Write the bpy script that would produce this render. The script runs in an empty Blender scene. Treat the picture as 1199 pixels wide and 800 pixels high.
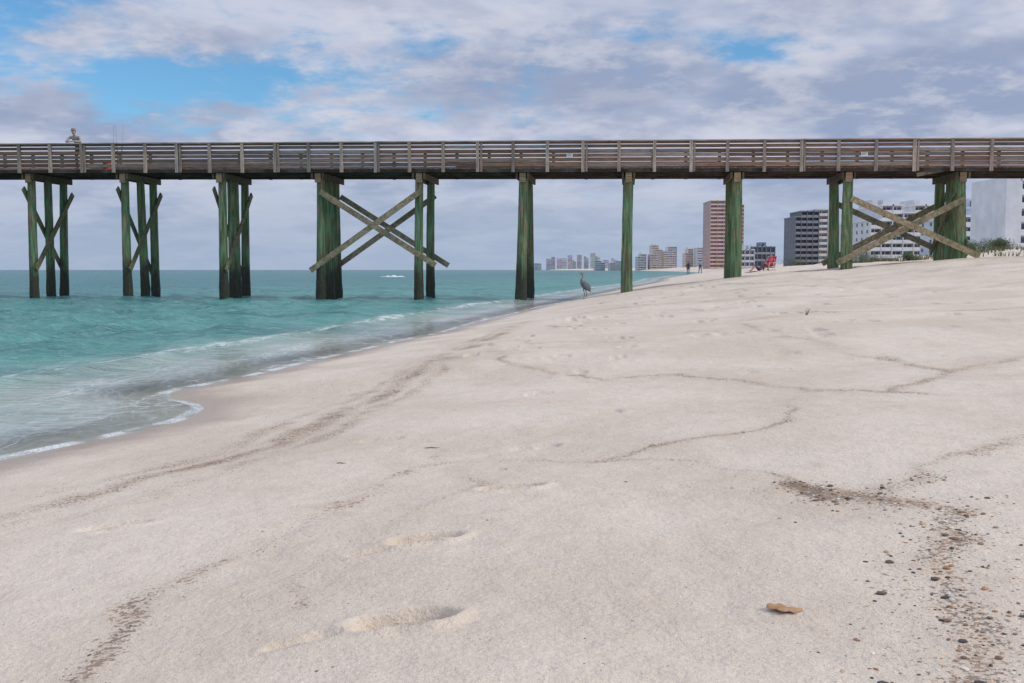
import bpy, bmesh, math, random
import numpy as np
from mathutils import Vector, Matrix
random.seed(7); np.random.seed(7)
scene=bpy.context.scene
scene.view_settings.view_transform='Standard'
scene.view_settings.look='None'
scene.view_settings.exposure=0
R=math.radians

# ------------------------------------------------------------ helpers
def link(o): scene.collection.objects.link(o); return o
def empty(name,loc=(0,0,0),rz=0,s=1):
    e=bpy.data.objects.new(name,None); e.location=loc; e.rotation_euler=(0,0,rz); e.scale=(s,s,s)
    e.empty_display_size=.3; return link(e)
def child(o,p): o.parent=p; return o

class NT:
    def __init__(s,tree):
        s.t=tree; s.n=tree.nodes; s.l=tree.links
    def new(s,typ,**kw):
        n=s.n.new(typ)
        for k,v in kw.items(): setattr(n,k,v)
        return n
    def put(s,sock,v):
        if isinstance(v,bpy.types.NodeSocket): s.l.new(v,sock)
        elif v is not None: sock.default_value=v
    def math(s,op,a,b=None,c=None,clamp=False):
        n=s.new('ShaderNodeMath',operation=op,use_clamp=clamp)
        s.put(n.inputs[0],a)
        if b is not None: s.put(n.inputs[1],b)
        if c is not None: s.put(n.inputs[2],c)
        return n.outputs[0]
    def mix(s,f,a,b,blend='MIX'):
        n=s.new('ShaderNodeMix',data_type='RGBA',blend_type=blend)
        s.put(n.inputs[0],f); s.put(n.inputs[6],a); s.put(n.inputs[7],b)
        return n.outputs[2]
    def scale_col(s,col,k):
        cx=s.new('ShaderNodeCombineXYZ'); [s.l.new(k,cx.inputs[i]) for i in range(3)]
        return s.mix(1.0,col,cx.outputs[0],'MULTIPLY')
    def rng(s,v,a,b,c=0.,d=1.,smooth=True):
        n=s.new('ShaderNodeMapRange',interpolation_type='SMOOTHSTEP' if smooth else 'LINEAR')
        s.put(n.inputs[0],v)
        for i,x in enumerate((a,b,c,d)): n.inputs[i+1].default_value=x
        return n.outputs[0]
    def pos(s,scale=(1,1,1),obj=True):
        t=s.new('ShaderNodeTexCoord') if obj else s.new('ShaderNodeNewGeometry')
        o=t.outputs['Object'] if obj else t.outputs['Position']
        m=s.new('ShaderNodeMapping'); s.l.new(o,m.inputs[0]); m.inputs['Scale'].default_value=scale
        return m.outputs[0]
    def noise(s,v,scale,detail=4,rough=.5,dist=0):
        n=s.new('ShaderNodeTexNoise'); s.put(n.inputs['Vector'],v); n.inputs['Scale'].default_value=scale
        n.inputs['Detail'].default_value=detail; n.inputs['Roughness'].default_value=rough; n.inputs['Distortion'].default_value=dist
        return n.outputs['Fac']
    def voro(s,v,scale,feature='F1'):
        n=s.new('ShaderNodeTexVoronoi',feature=feature); s.put(n.inputs['Vector'],v); n.inputs['Scale'].default_value=scale
        return n
    def attr(s,name): return s.new('ShaderNodeAttribute',attribute_name=name)
    def bump(s,h,strength,dist,normal=None):
        n=s.new('ShaderNodeBump'); s.put(n.inputs['Height'],h); n.inputs['Strength'].default_value=strength
        n.inputs['Distance'].default_value=dist
        if normal is not None: s.l.new(normal,n.inputs['Normal'])
        return n.outputs[0]
def mat(name):
    m=bpy.data.materials.new(name); m.use_nodes=True
    nt=NT(m.node_tree); b=m.node_tree.nodes['Principled BSDF']
    return m,nt,b
C=lambda r,g,b:(r,g,b,1)

def plain(name,col,rough=.7,var=.25,scale=20,bump=0):
    m,nt,b=mat(name)
    n=nt.noise(nt.pos(),scale,3,.6)
    k=nt.rng(n,.3,.7,1-var,1+var,False)
    nt.l.new(nt.scale_col(C(*col),k),b.inputs['Base Color'])
    b.inputs['Roughness'].default_value=rough
    if bump: nt.l.new(nt.bump(n,.5,bump),b.inputs['Normal'])
    return m

# ------------------------------------------------------------ numpy noise
_T=np.random.rand(256,256)
def vn(x,y):
    xi=np.floor(x).astype(np.int64); yi=np.floor(y).astype(np.int64)
    fx=x-xi; fy=y-yi; fx=fx*fx*(3-2*fx); fy=fy*fy*(3-2*fy)
    a=_T[xi&255,yi&255]; b=_T[(xi+1)&255,yi&255]; c=_T[xi&255,(yi+1)&255]; d=_T[(xi+1)&255,(yi+1)&255]
    return (a*(1-fx)+b*fx)*(1-fy)+(c*(1-fx)+d*fx)*fy-.5
def fbm(x,y,o=3):
    s=0;a=1
    for i in range(o):
        s=s+a*vn(x*2**i+17*i,y*2**i-31*i); a*=.5
    return s
def sstep(x,a,b):
    t=np.clip((x-a)/(b-a),0,1); return t*t*(3-2*t)

# ------------------------------------------------------------ shoreline and terrain height
SP=np.array([(0.4,-4.6),(4,-3.95),(6.28,-3.27),(6.92,-3.0),(7.9,-2.62),(8.7,-2.68),(9.3,-3.25),(9.7,-3.4),(11.26,-2.91),(14.1,-2.43),
 (18.2,-1.56),(23.8,-.61),(33.4,1.14),(48.3,4.1),(66.5,7.7),(132,20),(200,34),(600,103),(1500,180),(4000,137),(5200,260),(9000,3000),(20000,9000)])
_ys=np.geomspace(.4,20000,4000)
_xs=np.interp(np.log(_ys),np.log(SP[:,0]),SP[:,1])
_k=np.exp(-.5*(np.arange(-20,21)/7.)**2); _k/=_k.sum()
_xs=np.convolve(np.pad(_xs,20,mode='edge'),_k,mode='valid')
def shore(y):
    yc=np.clip(y,.4,20000)
    return np.interp(yc,_ys,_xs)+.22*vn(yc/2.1,yc*0+3.3)*np.clip(yc/14,0,1)
HP=np.array([(-3000,-9),(-60,-4),(-10,-1.1),(-3,-.3),(0,0),(1,.17),(3,.5),(6.5,.9),(10.3,1.22),(14.3,1.56),(18,1.74),(25,1.82),(33,2.1),
 (44,3.2),(58,3.9),(80,3.2),(200,3.2),(6000,5)])
FEET=[(-.27,2.42,12,.27,.15,.050),(-.28,3.20,20,.26,.14,.042),(.0,3.99,5,.27,.14,.036),(-1.5,3.72,15,.27,.13,.032),(-.75,5.6,10,.28,.13,.024),
      (.55,6.1,10,.28,.13,.026),(.12,5.05,14,.28,.13,.024),(.2,7.4,40,.28,.13,.03),(1.0,9.4,50,.28,.13,.03),
      (-.50,2.33,28,.20,.06,.016),(-.45,3.09,28,.16,.06,.016),(1.9,8.0,60,.28,.14,.026),(.55,8.7,15,.28,.14,.026),(.2,11,30,.3,.15,.03),(3.1,8.3,30,.3,.16,.03)]
rf=random.Random(3)
for i in range(280):
    yy=rf.uniform(9,36); xx=shore(np.array([yy]))[0]+rf.uniform(2.5,17)
    FEET.append((xx,yy,rf.uniform(0,180),.34,.2,rf.uniform(.025,.06)))
def height(X,Y,detail=True):
    d=X-shore(Y)
    H=np.interp(d,HP[:,0],HP[:,1])
    g=np.interp(Y,[0,8,20,36],[.5,.56,.8,1.0])
    g=np.where(d>22,1,g); H=np.where(H>0,H*g,H)
    H=H+sstep(d,34,46)*1.6*fbm(X/9.,Y/13.,3)
    if detail:
        n=sstep(d,.4,2.5)
        H=H+n*(.024*fbm(X/.9,Y/.7,2)+.05*fbm(X/3.2+5,Y/3.0,2)+.007*fbm(X/.13,Y/.10,2)*(Y<12))
        H=H+.11*sstep(d,3.0,7)*sstep(Y,10,20)*fbm(X/1.2,Y/1.0,3)*(d<30)
        for (cx,cy,a,L,W,dp) in FEET:
            m=(np.abs(X-cx)<L*1.6)&(np.abs(Y-cy)<L*1.6)
            if not m.any(): continue
            x=X[m]-cx; y=Y[m]-cy; ca,sa=math.cos(R(a)),math.sin(R(a))
            u=(x*ca+y*sa)/(L/2); v=(-x*sa+y*ca)/(W/2)
            wv=1-.22*np.exp(-((u+.15)/.3)**2)+.16*vn(x*22,y*22)
            r=np.sqrt((u)**2+(v/wv)**2)
            H[m]+= -dp*(1-sstep(r,.80,1.03))*(1+.35*vn(x*30+3,y*30)) + .42*dp*np.exp(-((r-1.18)/.16)**2)*(.5+1.1*vn(x*14,y*14+5))
    return H
def zt(x,y): return float(height(np.array([float(x)]),np.array([float(y)]))[0])

def grid_mesh(name,xs,ys,zf,attrs):
    X,Y=np.meshgrid(xs,ys); Xf=X.ravel(); Yf=Y.ravel(); Z=zf(Xf,Yf)
    nx,ny=len(xs),len(ys)
    co=np.stack([Xf,Yf,Z],1).astype(np.float32)
    i=np.arange((ny-1)*(nx-1)); r=i//(nx-1); c=i%(nx-1); a=r*nx+c
    q=np.stack([a,a+1,a+nx+1,a+nx],1).astype(np.int32)
    me=bpy.data.meshes.new(name); me.vertices.add(len(co)); me.vertices.foreach_set('co',co.ravel())
    me.loops.add(q.size); me.loops.foreach_set('vertex_index',q.ravel())
    me.polygons.add(len(q)); me.polygons.foreach_set('loop_start',np.arange(0,q.size,4,dtype=np.int32))
    me.polygons.foreach_set('loop_total',np.full(len(q),4,dtype=np.int32))
    me.polygons.foreach_set('use_smooth',np.ones(len(q),dtype=bool))
    for k,f in attrs.items():
        at=me.attributes.new(k,'FLOAT','POINT'); at.data.foreach_set('value',f(Xf,Yf).astype(np.float32))
    me.update(); me.validate()
    return link(bpy.data.objects.new(name,me))
def axis(start,end,stepf):
    o=[start]
    while o[-1]<end: o.append(o[-1]+stepf(o[-1]))
    return np.array(o)

# wrack (shell and weed) lines, in metres on the beach: points, half width, strength
WR=[([(.35,4.5),(.69,4.4),(.95,4.05),(1.06,3.7),(1.2,3.45),(1.37,3.27)],.035,1.0),
    ([(1.0,3.75),(1.2,3.45),(1.37,3.27),(1.36,2.9),(1.24,2.58),(1.12,2.31),(.95,1.93),(.85,1.6)],.085,1.3),
    ([(3.6,5.5),(2.9,5.65),(2.37,6.1),(1.87,7.2),(1.41,8.2),(.7,8.15),(0,9.5),(-.56,14.4)],.06,.95),
    ([(1.78,6.3),(1.35,5.2),(.93,4.9),(.35,4.5),(.0,4.7),(-.4,4.7)],.045,.85),
    ([(.2,18.),(0,16.9),(-.4,13),(-.97,9.4),(-1.22,7.1),(-1.47,5.66),(-1.9,4.8),(-2.1,4.0),(-2.4,3)],.16,1.0),
    ([(-.2,17),(-.75,12),(-1.2,9),(-1.55,7.0),(-1.75,5.8),(-2.2,4.6)],.11,.75),
    ([(-.5,14),(-.7,9.2),(-1.0,7.0),(-1.2,5.5),(-1.5,4.7),(-1.9,3.9)],.11,.75),
    ([(-.45,4.6),(-.63,4.0),(-.88,3.36),(-1.0,2.8),(-1.04,2.27),(-1.1,1.8)],.065,.85),
    ([(2.6,4.6),(2.28,4.4),(1.68,3.87),(1.2,3.5)],.05,.85),
    ([(3.2,7.4),(2.95,9.5),(2.8,13),(1.5,14.3),(.6,16)],.08,.85),
    ([(7,9),(5,8.6),(3.2,7.4),(2.4,6.1)],.07,.85),
    ([(9,13),(6,12.5),(4.2,13.8),(2.8,13)],.10,.85),
    ([(12,19),(8,17.5),(5,18.5),(2.5,20),(1.0,19)],.14,.85),
    ([(16,30),(11,27),(7,28),(4,31),(3.0,33)],.25,.8),
    ([(14,24),(10,22.5),(6,23.5),(3.5,25),(1.5,25)],.18,.75),
    ([(-.6,14.2),(.2,11.8),(1.2,11.2),(2.2,11.8),(3.,10)],.07,.8),
    ([(-.1,5.6),(-.3,4.9),(-.2,4.2),(-.6,3.2),(-.5,2.6)],.035,.6)]
def wrack(X,Y):
    out=np.zeros_like(X)
    wx=X+.19*fbm(X/.55,Y/.55,3)+.04*vn(X/.1,Y/.1); wy=Y+.24*fbm(X/.6+9,Y/.6,3)+.04*vn(X/.1+7,Y/.1)
    brk=np.clip(.88+1.0*vn(X*1.9+4,Y*1.9)+.6*vn(X*6,Y*6),.3,1.25)
    for pl,w,s in WR:
        dm=np.full(X.shape,9.)
        for (a,b) in zip(pl[:-1],pl[1:]):
            ax,ay=a; bx,by=b; L2=(bx-ax)**2+(by-ay)**2
            t=np.clip(((wx-ax)*(bx-ax)+(wy-ay)*(by-ay))/L2,0,1)
            dm=np.minimum(dm,np.hypot(wx-ax-t*(bx-ax),wy-ay-t*(by-ay)))
        out=np.maximum(out,s*np.exp(-(dm/w)**2)*brk)
        out=np.maximum(out,.36*s*np.exp(-(dm/(w*2.6))**2))
    return out

tx=np.concatenate([-(axis(4,6500,lambda v:.035+.045*(v-4)))[::-1],np.arange(-3.96,-.7,.029),np.arange(-.69,.3,.011),np.arange(.31,1.8,.018),np.arange(1.82,6,.032),axis(6.03,7000,lambda v:.035+.032*(v-6))])
ty=np.concatenate([axis(-6,1.2,lambda v:.35),np.arange(1.7,4.2,.012),axis(4.22,9500,lambda v:.014*v-.035)])
terr=grid_mesh('sand_beach',tx,ty,height,{'shore_d':lambda X,Y:np.clip(X-shore(Y),-50,80),'wrack':wrack})

m,nt,b=mat('sand')
P=nt.pos(obj=False)
sd=nt.attr('shore_d').outputs['Fac']; wm=nt.attr('wrack').outputs['Fac']
n1=nt.noise(P,.8,3,.6); n2=nt.noise(P,7,4,.6); n3=nt.noise(P,380,1,.6); n4=nt.noise(P,60,3,.65)
col=nt.mix(nt.rng(n1,.35,.65),C(.61,.515,.415),C(.69,.60,.495))
col=nt.mix(nt.math('MULTIPLY',nt.rng(n2,.5,.72),.28),col,C(.52,.415,.31))
col=nt.scale_col(col,nt.rng(n3,.3,.7,.78,1.16,False))
col=nt.scale_col(col,nt.rng(n4,.3,.7,.92,1.06,False))
sp=nt.noise(P,62,2,.75); thr=nt.math('SUBTRACT',.70,nt.math('MULTIPLY',wm,.235))
speck=nt.math('MULTIPLY',nt.math('SUBTRACT',sp,thr),15,clamp=True)
col=nt.mix(nt.math('MULTIPLY',wm,.24,clamp=True),col,C(.36,.25,.16))
col=nt.mix(nt.math('MULTIPLY',speck,.72),col,nt.mix(nt.rng(n2,.4,.6),C(.12,.08,.055),C(.27,.165,.10)))
vo=nt.voro(P,24); far=nt.math('LESS_THAN',vo.outputs['Distance'],.09)
sel=nt.new('ShaderNodeSeparateColor'); nt.l.new(vo.outputs['Color'],sel.inputs[0])
far=nt.math('MULTIPLY',far,nt.math('GREATER_THAN',sel.outputs[0],.75))
col=nt.mix(nt.math('MULTIPLY',far,.6),col,C(.14,.10,.08))
wetn=nt.math('ADD',sd,nt.math('MULTIPLY',nt.math('SUBTRACT',n1,.5),.8))
wet=nt.rng(wetn,.15,.85,1,0)
col=nt.mix(wet,col,nt.mix(1.0,col,C(.66,.59,.53),'MULTIPLY'))
nt.l.new(col,b.inputs['Base Color'])
nt.l.new(nt.rng(wet,0,1,.95,.28,False),b.inputs['Roughness']); b.inputs['Specular IOR Level'].default_value=.3
h=nt.math('ADD',nt.math('MULTIPLY',n3,.0016),nt.math('ADD',nt.math('MULTIPLY',n4,.007),nt.math('MULTIPLY',n2,.024)))
h=nt.math('MULTIPLY',h,nt.rng(wet,0,1,1,.25,False))
nt.l.new(nt.bump(h,.9,1.0),b.inputs['Normal'])
terr.data.materials.append(m)

# ------------------------------------------------------------ water
def wz(X,Y):
    d=X-shore(Y); A=sstep(-d,.25,7)
    fd=np.exp(-(np.hypot(X,Y)/90.)**2)
    wob=2.2*fbm(X/5.,Y/7.,2)
    z=.05*np.sin(2*np.pi*(d+wob)/2.7)+.025*np.sin(2*np.pi*(d*.93+.3*Y+wob)/1.3)+.13*fbm(X/.9,Y/1.1,3)+.07*fbm(X/.33,Y/.4,2)
    br=np.exp(-((d+2.3+.5*vn(Y/3,Y*0))/.22)**2)*(.45+.9*np.clip(vn(Y/2.3,Y*0+9)+.3,0,1))
    return A*z*fd*1.1+.07*br*np.exp(-(Y/60)**2)+.010*sstep(-d,.0,.25)+.004
wx=np.concatenate([-(axis(12,9000,lambda v:.07+.04*(v-12)))[::-1],np.arange(-11.93,2,.06),axis(2,9500,lambda v:.07+.06*(v-2))])
wy=np.concatenate([axis(-8,3.0,lambda v:.5),axis(3.4,19000,lambda v:.0105*v)])
water=grid_mesh('sea_water',wx,wy,wz,{'shore_d':lambda X,Y:np.clip(X-shore(Y),-600,20)})
m,nt,b=mat('sea'); P=nt.pos(obj=False)
sd=nt.attr('shore_d').outputs['Fac']
fn0=nt.noise(P,2.2,3)
dn=nt.math('ADD',sd,nt.math('MULTIPLY',nt.math('SUBTRACT',fn0,.5),1.2))
base=nt.mix(nt.rng(dn,-4.0,-.4),C(.105,.31,.28),C(.42,.44,.37))
base=nt.mix(nt.rng(dn,-40,-4.5),C(.065,.22,.225),base)
base=nt.mix(nt.rng(dn,-500,-60),C(.06,.17,.20),base)
patch=nt.noise(nt.pos((.30,1,1),False),.35,4,.65)
base=nt.mix(nt.math('MULTIPLY',nt.rng(patch,.42,.66),.65),base,C(.045,.15,.155))
rp=nt.noise(nt.pos((1,1.7,1),False),3.4,4,.62,.3); rp2=nt.noise(nt.pos((.55,1.1,1),False),.9,3,.62)
base=nt.mix(nt.math('MULTIPLY',nt.rng(rp,.5,.7),.4),base,C(.30,.50,.46))  # ripple crest highlights painted into the water colour as lighter teal
Pw=nt.pos((1,.55,1),False)
nz=nt.new('ShaderNodeTexNoise'); nt.l.new(Pw,nz.inputs['Vector']); nz.inputs['Scale'].default_value=1.3; nz.inputs['Detail'].default_value=3
vadd=nt.new('ShaderNodeVectorMath',operation='MULTIPLY_ADD'); nt.l.new(nz.outputs['Color'],vadd.inputs[0]); vadd.inputs[1].default_value=(1.1,1.1,0); nt.l.new(Pw,vadd.inputs[2])
ve=nt.voro(vadd.outputs[0],4.5,'DISTANCE_TO_EDGE'); ve2=nt.voro(vadd.outputs[0],11,'DISTANCE_TO_EDGE')
lace=nt.math('MAXIMUM',nt.rng(ve.outputs['Distance'],.0,.15,1,0),nt.math('MULTIPLY',nt.rng(ve2.outputs['Distance'],.0,.14,1,0),.75))
fn=nt.noise(nt.pos((1.4,.35,1),False),1.4,3,.6)
sdn=nt.math('ADD',sd,nt.math('MULTIPLY',nt.math('SUBTRACT',fn,.5),.6))
lip=nt.math('MULTIPLY',nt.rng(sd,-.14,-.05),nt.rng(fn0,.35,.6,.4,.95))
zone=nt.math('MULTIPLY',nt.rng(sdn,-2.1,-.5),nt.rng(fn,.42,.60,0,.75))
zone2=nt.math('MULTIPLY',nt.rng(sdn,-3.1,-2.5),nt.rng(sdn,-2.35,-1.95,1,0))
zone2=nt.math('MULTIPLY',zone2,nt.rng(fn,.44,.56,0,.9))
foam=nt.math('MULTIPLY',lace,nt.math('MAXIMUM',zone,zone2))
crest=nt.math('MULTIPLY',nt.math('MULTIPLY',nt.rng(sdn,-2.75,-2.45),nt.rng(sdn,-2.4,-2.2,1,0)),nt.rng(fn0,.45,.6,0,.8))
soft=nt.math('MULTIPLY',nt.math('MULTIPLY',nt.rng(sdn,-1.7,-.5),nt.rng(sd,-.28,-.05,1,.5)),nt.rng(lace,0,1,.16,.5))
foam=nt.math('MAXIMUM',nt.math('MAXIMUM',foam,soft),nt.math('MAXIMUM',lip,crest))
foam=nt.math('MULTIPLY',foam,nt.rng(nt.noise(P,45,2,.7),.35,.6,.65,1),clamp=True)
base=nt.mix(foam,base,C(.78,.80,.80))
hh=nt.math('ADD',nt.math('MULTIPLY',rp,.15),nt.math('MULTIPLY',rp2,.40))
hh=nt.math('MULTIPLY',hh,nt.rng(sd,-5,-.2,1,.06))
nrm=nt.bump(hh,1.0,1.0)
dif=nt.new('ShaderNodeBsdfDiffuse'); nt.l.new(base,dif.inputs[0]); nt.l.new(nrm,dif.inputs['Normal'])
gl=nt.new('ShaderNodeBsdfGlossy'); gl.inputs['Roughness'].default_value=.09; nt.l.new(nrm,gl.inputs['Normal'])
fr=nt.new('ShaderNodeFresnel'); fr.inputs[0].default_value=1.33; nt.l.new(nrm,fr.inputs['Normal'])
ff=nt.math('MULTIPLY',nt.math('MINIMUM',fr.outputs[0],.58),nt.math('SUBTRACT',1.0,nt.math('MULTIPLY',foam,.8)))
ms=nt.new('ShaderNodeMixShader'); nt.l.new(ff,ms.inputs[0]); nt.l.new(dif.outputs[0],ms.inputs[1]); nt.l.new(gl.outputs[0],ms.inputs[2])
tr=nt.new('ShaderNodeBsdfTransparent'); tr.inputs[0].default_value=C(.88,.95,.93)
ms2=nt.new('ShaderNodeMixShader')
al=nt.math('MAXIMUM',nt.rng(sd,-1.2,-.05,1,.35),foam)
nt.l.new(al,ms2.inputs[0]); nt.l.new(tr.outputs[0],ms2.inputs[1]); nt.l.new(ms.outputs[0],ms2.inputs[2])
out=[n for n in nt.n if n.type=='OUTPUT_MATERIAL'][0]; nt.l.new(ms2.outputs[0],out.inputs['Surface'])
water.data.materials.append(m)
bm_v=[];bm_f=[]
for j in range(25):
    u=(j/24-.5)*2
    for i in range(7):
        w_=(i/6-.5)*2; hgt=.36*(1-abs(u)**1.5)*(1-w_*w_)*(.75+.25*math.sin(j*1.1)); bm_v.append((-20+u*2.4,168+w_*1.6+.5*math.sin(j*.4),.01+hgt-.03))
for j in range(24):
    for i in range(6): k=j*7+i; bm_f.append((k,k+7,k+8,k+1))
me=bpy.data.meshes.new('breaking_wave'); me.from_pydata(bm_v,[],bm_f); me.shade_smooth(); me.materials.append(plain('white_water',(.55,.64,.65),.8,.2,1)); link(bpy.data.objects.new('breaking_wave',me))

# ------------------------------------------------------------ box batches
class Batch:
    def __init__(s): s.v=[];s.f=[];s.c=[]
    def box(s,c,ax,ay,az,col):
        c=Vector(c);ax=Vector(ax);ay=Vector(ay);az=Vector(az)
        if ax.cross(ay).dot(az)<0: ax=-ax
        i=len(s.v)
        for z in(-1,1):
            for y in(-1,1):
                for x in(-1,1): s.v.append(tuple(c+ax*x+ay*y+az*z)); s.c.append(tuple(col)+(1,))
        for q in((0,2,3,1),(4,5,7,6),(0,1,5,4),(2,6,7,3),(0,4,6,2),(1,3,7,5)): s.f.append(tuple(i+k for k in q))
    def aabb(s,x0,x1,y0,y1,z0,z1,col):
        s.box(((x0+x1)/2,(y0+y1)/2,(z0+z1)/2),((x1-x0)/2,0,0),(0,(y1-y0)/2,0),(0,0,(z1-z0)/2),col)
    def beam(s,p,q,w,t,up,col):
        p=Vector(p);q=Vector(q);d=(q-p);L=d.length;d.normalize();up=Vector(up)
        sx=d.cross(up).normalized(); u=sx.cross(d).normalized()
        s.box((p+q)/2,d*L/2,sx*t/2,u*w/2,col)
    def obj(s,name,m,parent=None,bevel=0):
        me=bpy.data.meshes.new(name); me.from_pydata(s.v,[],s.f)
        at=me.attributes.new('Col','FLOAT_COLOR','POINT'); at.data.foreach_set('color',np.array(s.c,dtype=np.float32).ravel())
        me.materials.append(m); o=link(bpy.data.objects.new(name,me))
        if parent: child(o,parent)
        return o
def wood_mat(name,stretch,green=0.):
    m,nt,b=mat(name); a=nt.attr('Col').outputs['Color']
    n=nt.noise(nt.pos(stretch,False),1.0,4,.7); n2=nt.noise(nt.pos(obj=False),1.3,3,.6)
    col=nt.scale_col(a,nt.rng(n,.28,.72,.4,1.65,False))
    col=nt.mix(nt.math('MULTIPLY',nt.rng(n2,.45,.7),.35+green),col,C(.09,.12,.06) if green else C(.20,.17,.15))
    nt.l.new(col,b.inputs['Base Color']); b.inputs['Roughness'].default_value=.85; b.inputs['Specular IOR Level'].default_value=.2
    nt.l.new(nt.bump(n,.6,.02),b.inputs['Normal']); return m
WOODX=wood_mat('weathered_boards',(1.5,12,34)); WOODZ=wood_mat('weathered_posts',(25,25,2)); WOODB=wood_mat('brace_wood',(9,9,9),.2)

# ------------------------------------------------------------ pier
a=R(6.6); U=Vector((math.cos(a),-math.sin(a),0)); N=Vector((math.sin(a),math.cos(a),0)); O=Vector((0,38.9,0)); Zv=Vector((0,0,1))
SL=-.009
def PP(t,n,z): return O+U*t+N*n+Zv*(z+SL*t)
USL=(U+Zv*SL)
pier=empty('wooden_pier',(0,0,0))
T0,T1=-62.,34.
N0,N1=-.30,2.70
rb=random.Random(11)
def wc(base,v=.25):
    k=1+rb.uniform(-v,v); h=rb.uniform(-.06,.06)
    return (base[0]*k*(1+h),base[1]*k,base[2]*k*(1-h))
rail=Batch(); posts=Batch(); deck=Batch(); beams=Batch(); braces=Batch()
BR=(.215,.140,.10); GR=(.28,.225,.185); DK=(.05,.037,.028); LT=(.40,.33,.27)
PS=1.345
nposts=int((T1-T0)/PS)
zDeck=5.09
for side,nf in ((-1,N0),(1,N1)):
    for j in range(nposts+1):
        t=T0+j*PS+.2
        c=LT if rb.random()<.7 else GR
        posts.box(PP(t+rb.uniform(-.015,.015),nf+side*.075,5.515),U*.062,N*.045,Zv*(.575+rb.uniform(-.01,.012)),wc(c,.22))
        if side<0 and j%3==0: posts.box(PP(t+.13,nf+side*.07,5.50),U*.038,N*.04,Zv*.55,wc(GR,.2))
    for bi,(zc,hw) in enumerate([(5.225,.062),(5.400,.062),(5.575,.062),(5.75,.062),(5.915,.058)]):
        t=T0-(bi%3)*PS
        while t<T1:
            t0=max(t,T0);t1=min(t+PS*3,T1)
            if t1-t0>.3:
                rail.box(PP((t0+t1)/2+.2,nf,zc+rb.uniform(-.011,.011)),USL*((t1-t0)/2-.006),N*.021,Zv*hw,wc(BR if rb.random()<.6 else GR,.38))
            t+=PS*3
    t=T0
    while t<T1:
        rail.box(PP(t+PS*1.5+.2,nf+side*.02,6.105+rb.uniform(-.004,.004)),USL*(PS*1.5-.006),N*.12,Zv*.02,wc(LT,.2))
        rail.box(PP(t+PS*1.5+.2,nf+side*.0,6.04),USL*(PS*1.5-.006),N*.02,Zv*.035,wc(BR,.3))
        t+=PS*3
    t=T0
    while t<T1:
        beams.box(PP(t+2+.2,nf+side*.0,5.005),USL*1.996,N*.045,Zv*.062,wc(DK,.3)); t+=4
for nn in (.45,1.2,1.95):
    beams.box(PP((T0+T1)/2,nn,4.995),USL*((T1-T0)/2),N*.05,Zv*.068,wc(DK,.2))
t=T0+.1
while t<T1:
    deck.box(PP(t,(N0+N1)/2,zDeck+rb.uniform(-.004,.004)),U*.068,N*((N1-N0)/2-.03),Zv*.018,wc(GR,.25)); t+=.15
def pile(verts,faces,cols,base,top,r0,r1,seed,ledge,wet):
    rr=random.Random(seed); seg=16; rows=34; i0=len(verts)
    b0=Vector(base); t0=Vector(top); ph=rr.uniform(0,6)
    for k in range(rows+1):
        f=k/rows; c=b0.lerp(t0,f)+Vector((math.sin(f*3+ph)*.022,math.cos(f*2.3+ph)*.02,0)); r=r0*(1-f)+r1*f
        crust=.022*max(0,1-abs(c.z-.25)/.75) if wet else 0
        for j in range(seg):
            an=2*math.pi*j/seg; q=r*(1+.05*math.sin(3*an+ph)+.03*math.sin(5*an+f*4+ph)+rr.uniform(-.02,.02))+crust*rr.uniform(0,1.6)
            verts.append((c.x+q*math.cos(an),c.y+q*math.sin(an),c.z)); cols.append(ledge+(1,))
    for k in range(rows):
        for j in range(seg):
            p=i0+k*seg+j;q=i0+k*seg+(j+1)%seg; faces.append((p,q,q+seg,p+seg))
    faces.append(tuple(i0+rows*seg+j for j in range(seg)))
pv=[];pf=[];pc=[]
BS=4.05
for k in range(-15,9):
    t=.43+k*BS
    if t<T0 or t>T1: continue
    offs=[0,2.35]
    if k<=-2 or k>=4: offs=[0,1.2,2.35]
    if k==-3: offs=[0,.95,1.25,2.35]
    for j,n in enumerate(offs):
        pt=PP(t+rb.uniform(-.05,.05),n,4.93)
        zb=max(zt(pt.x,pt.y)-.6,-3)
        lean=Vector((rb.uniform(-.10,.10),rb.uniform(-.06,.06),0))
        tone=rb.choice([(.23,.22,.12),(.17,.18,.095),(.24,.19,.12),(.15,.155,.10)])
        if k>=1: tone=rb.choice([(.26,.25,.13),(.21,.24,.12)])
        r=.19 if k>-1 else .165
        pile(pv,pf,pc,(pt.x+lean.x,pt.y+lean.y,zb),tuple(pt),r*1.12+.01,r*.94,k*10+j,tone,k<=0)
    for s in(-1,1):
        beams.box(PP(t+s*.215,(N0+N1)/2-.05,4.81),U*.035,N*1.46,Zv*.115,wc((.11,.085,.055),.25))
    beams.box(PP(t+.01,-.235,4.74),U*.12,N*.05,Zv*.18,wc((.26,.19,.115),.2))
    if k<=-3 or k==4 or k in(5,6):
        z0=.75 if k<0 else 2.0
        s=.225
        braces.beam(PP(t-s,-.25,4.35),PP(t-s,2.65,z0),.22,.06,Zv,wc((.17,.17,.10),.25))
        braces.beam(PP(t+s,-.25,z0+.3),PP(t+s,2.65,4.3),.22,.06,Zv,wc((.17,.17,.10),.25))
for (k,z1,z2,z3,z4) in((-2,1.10,4.25,4.20,1.35),(3,1.55,3.95,3.95,1.85),(-9,1.1,4.1,4.1,1.2)):
    t=.43+k*BS; col=(.31,.26,.17)
    for n in(-.24,2.6):
        braces.beam(PP(t-.35,n,z1),PP(t+BS+.1,n,z2),.22,.06,Zv,wc(col,.15))
        braces.beam(PP(t+.1,n-.065,z3),PP(t+BS+.65,n-.065,z4),.22,.06,Zv,wc(col,.15))
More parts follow.
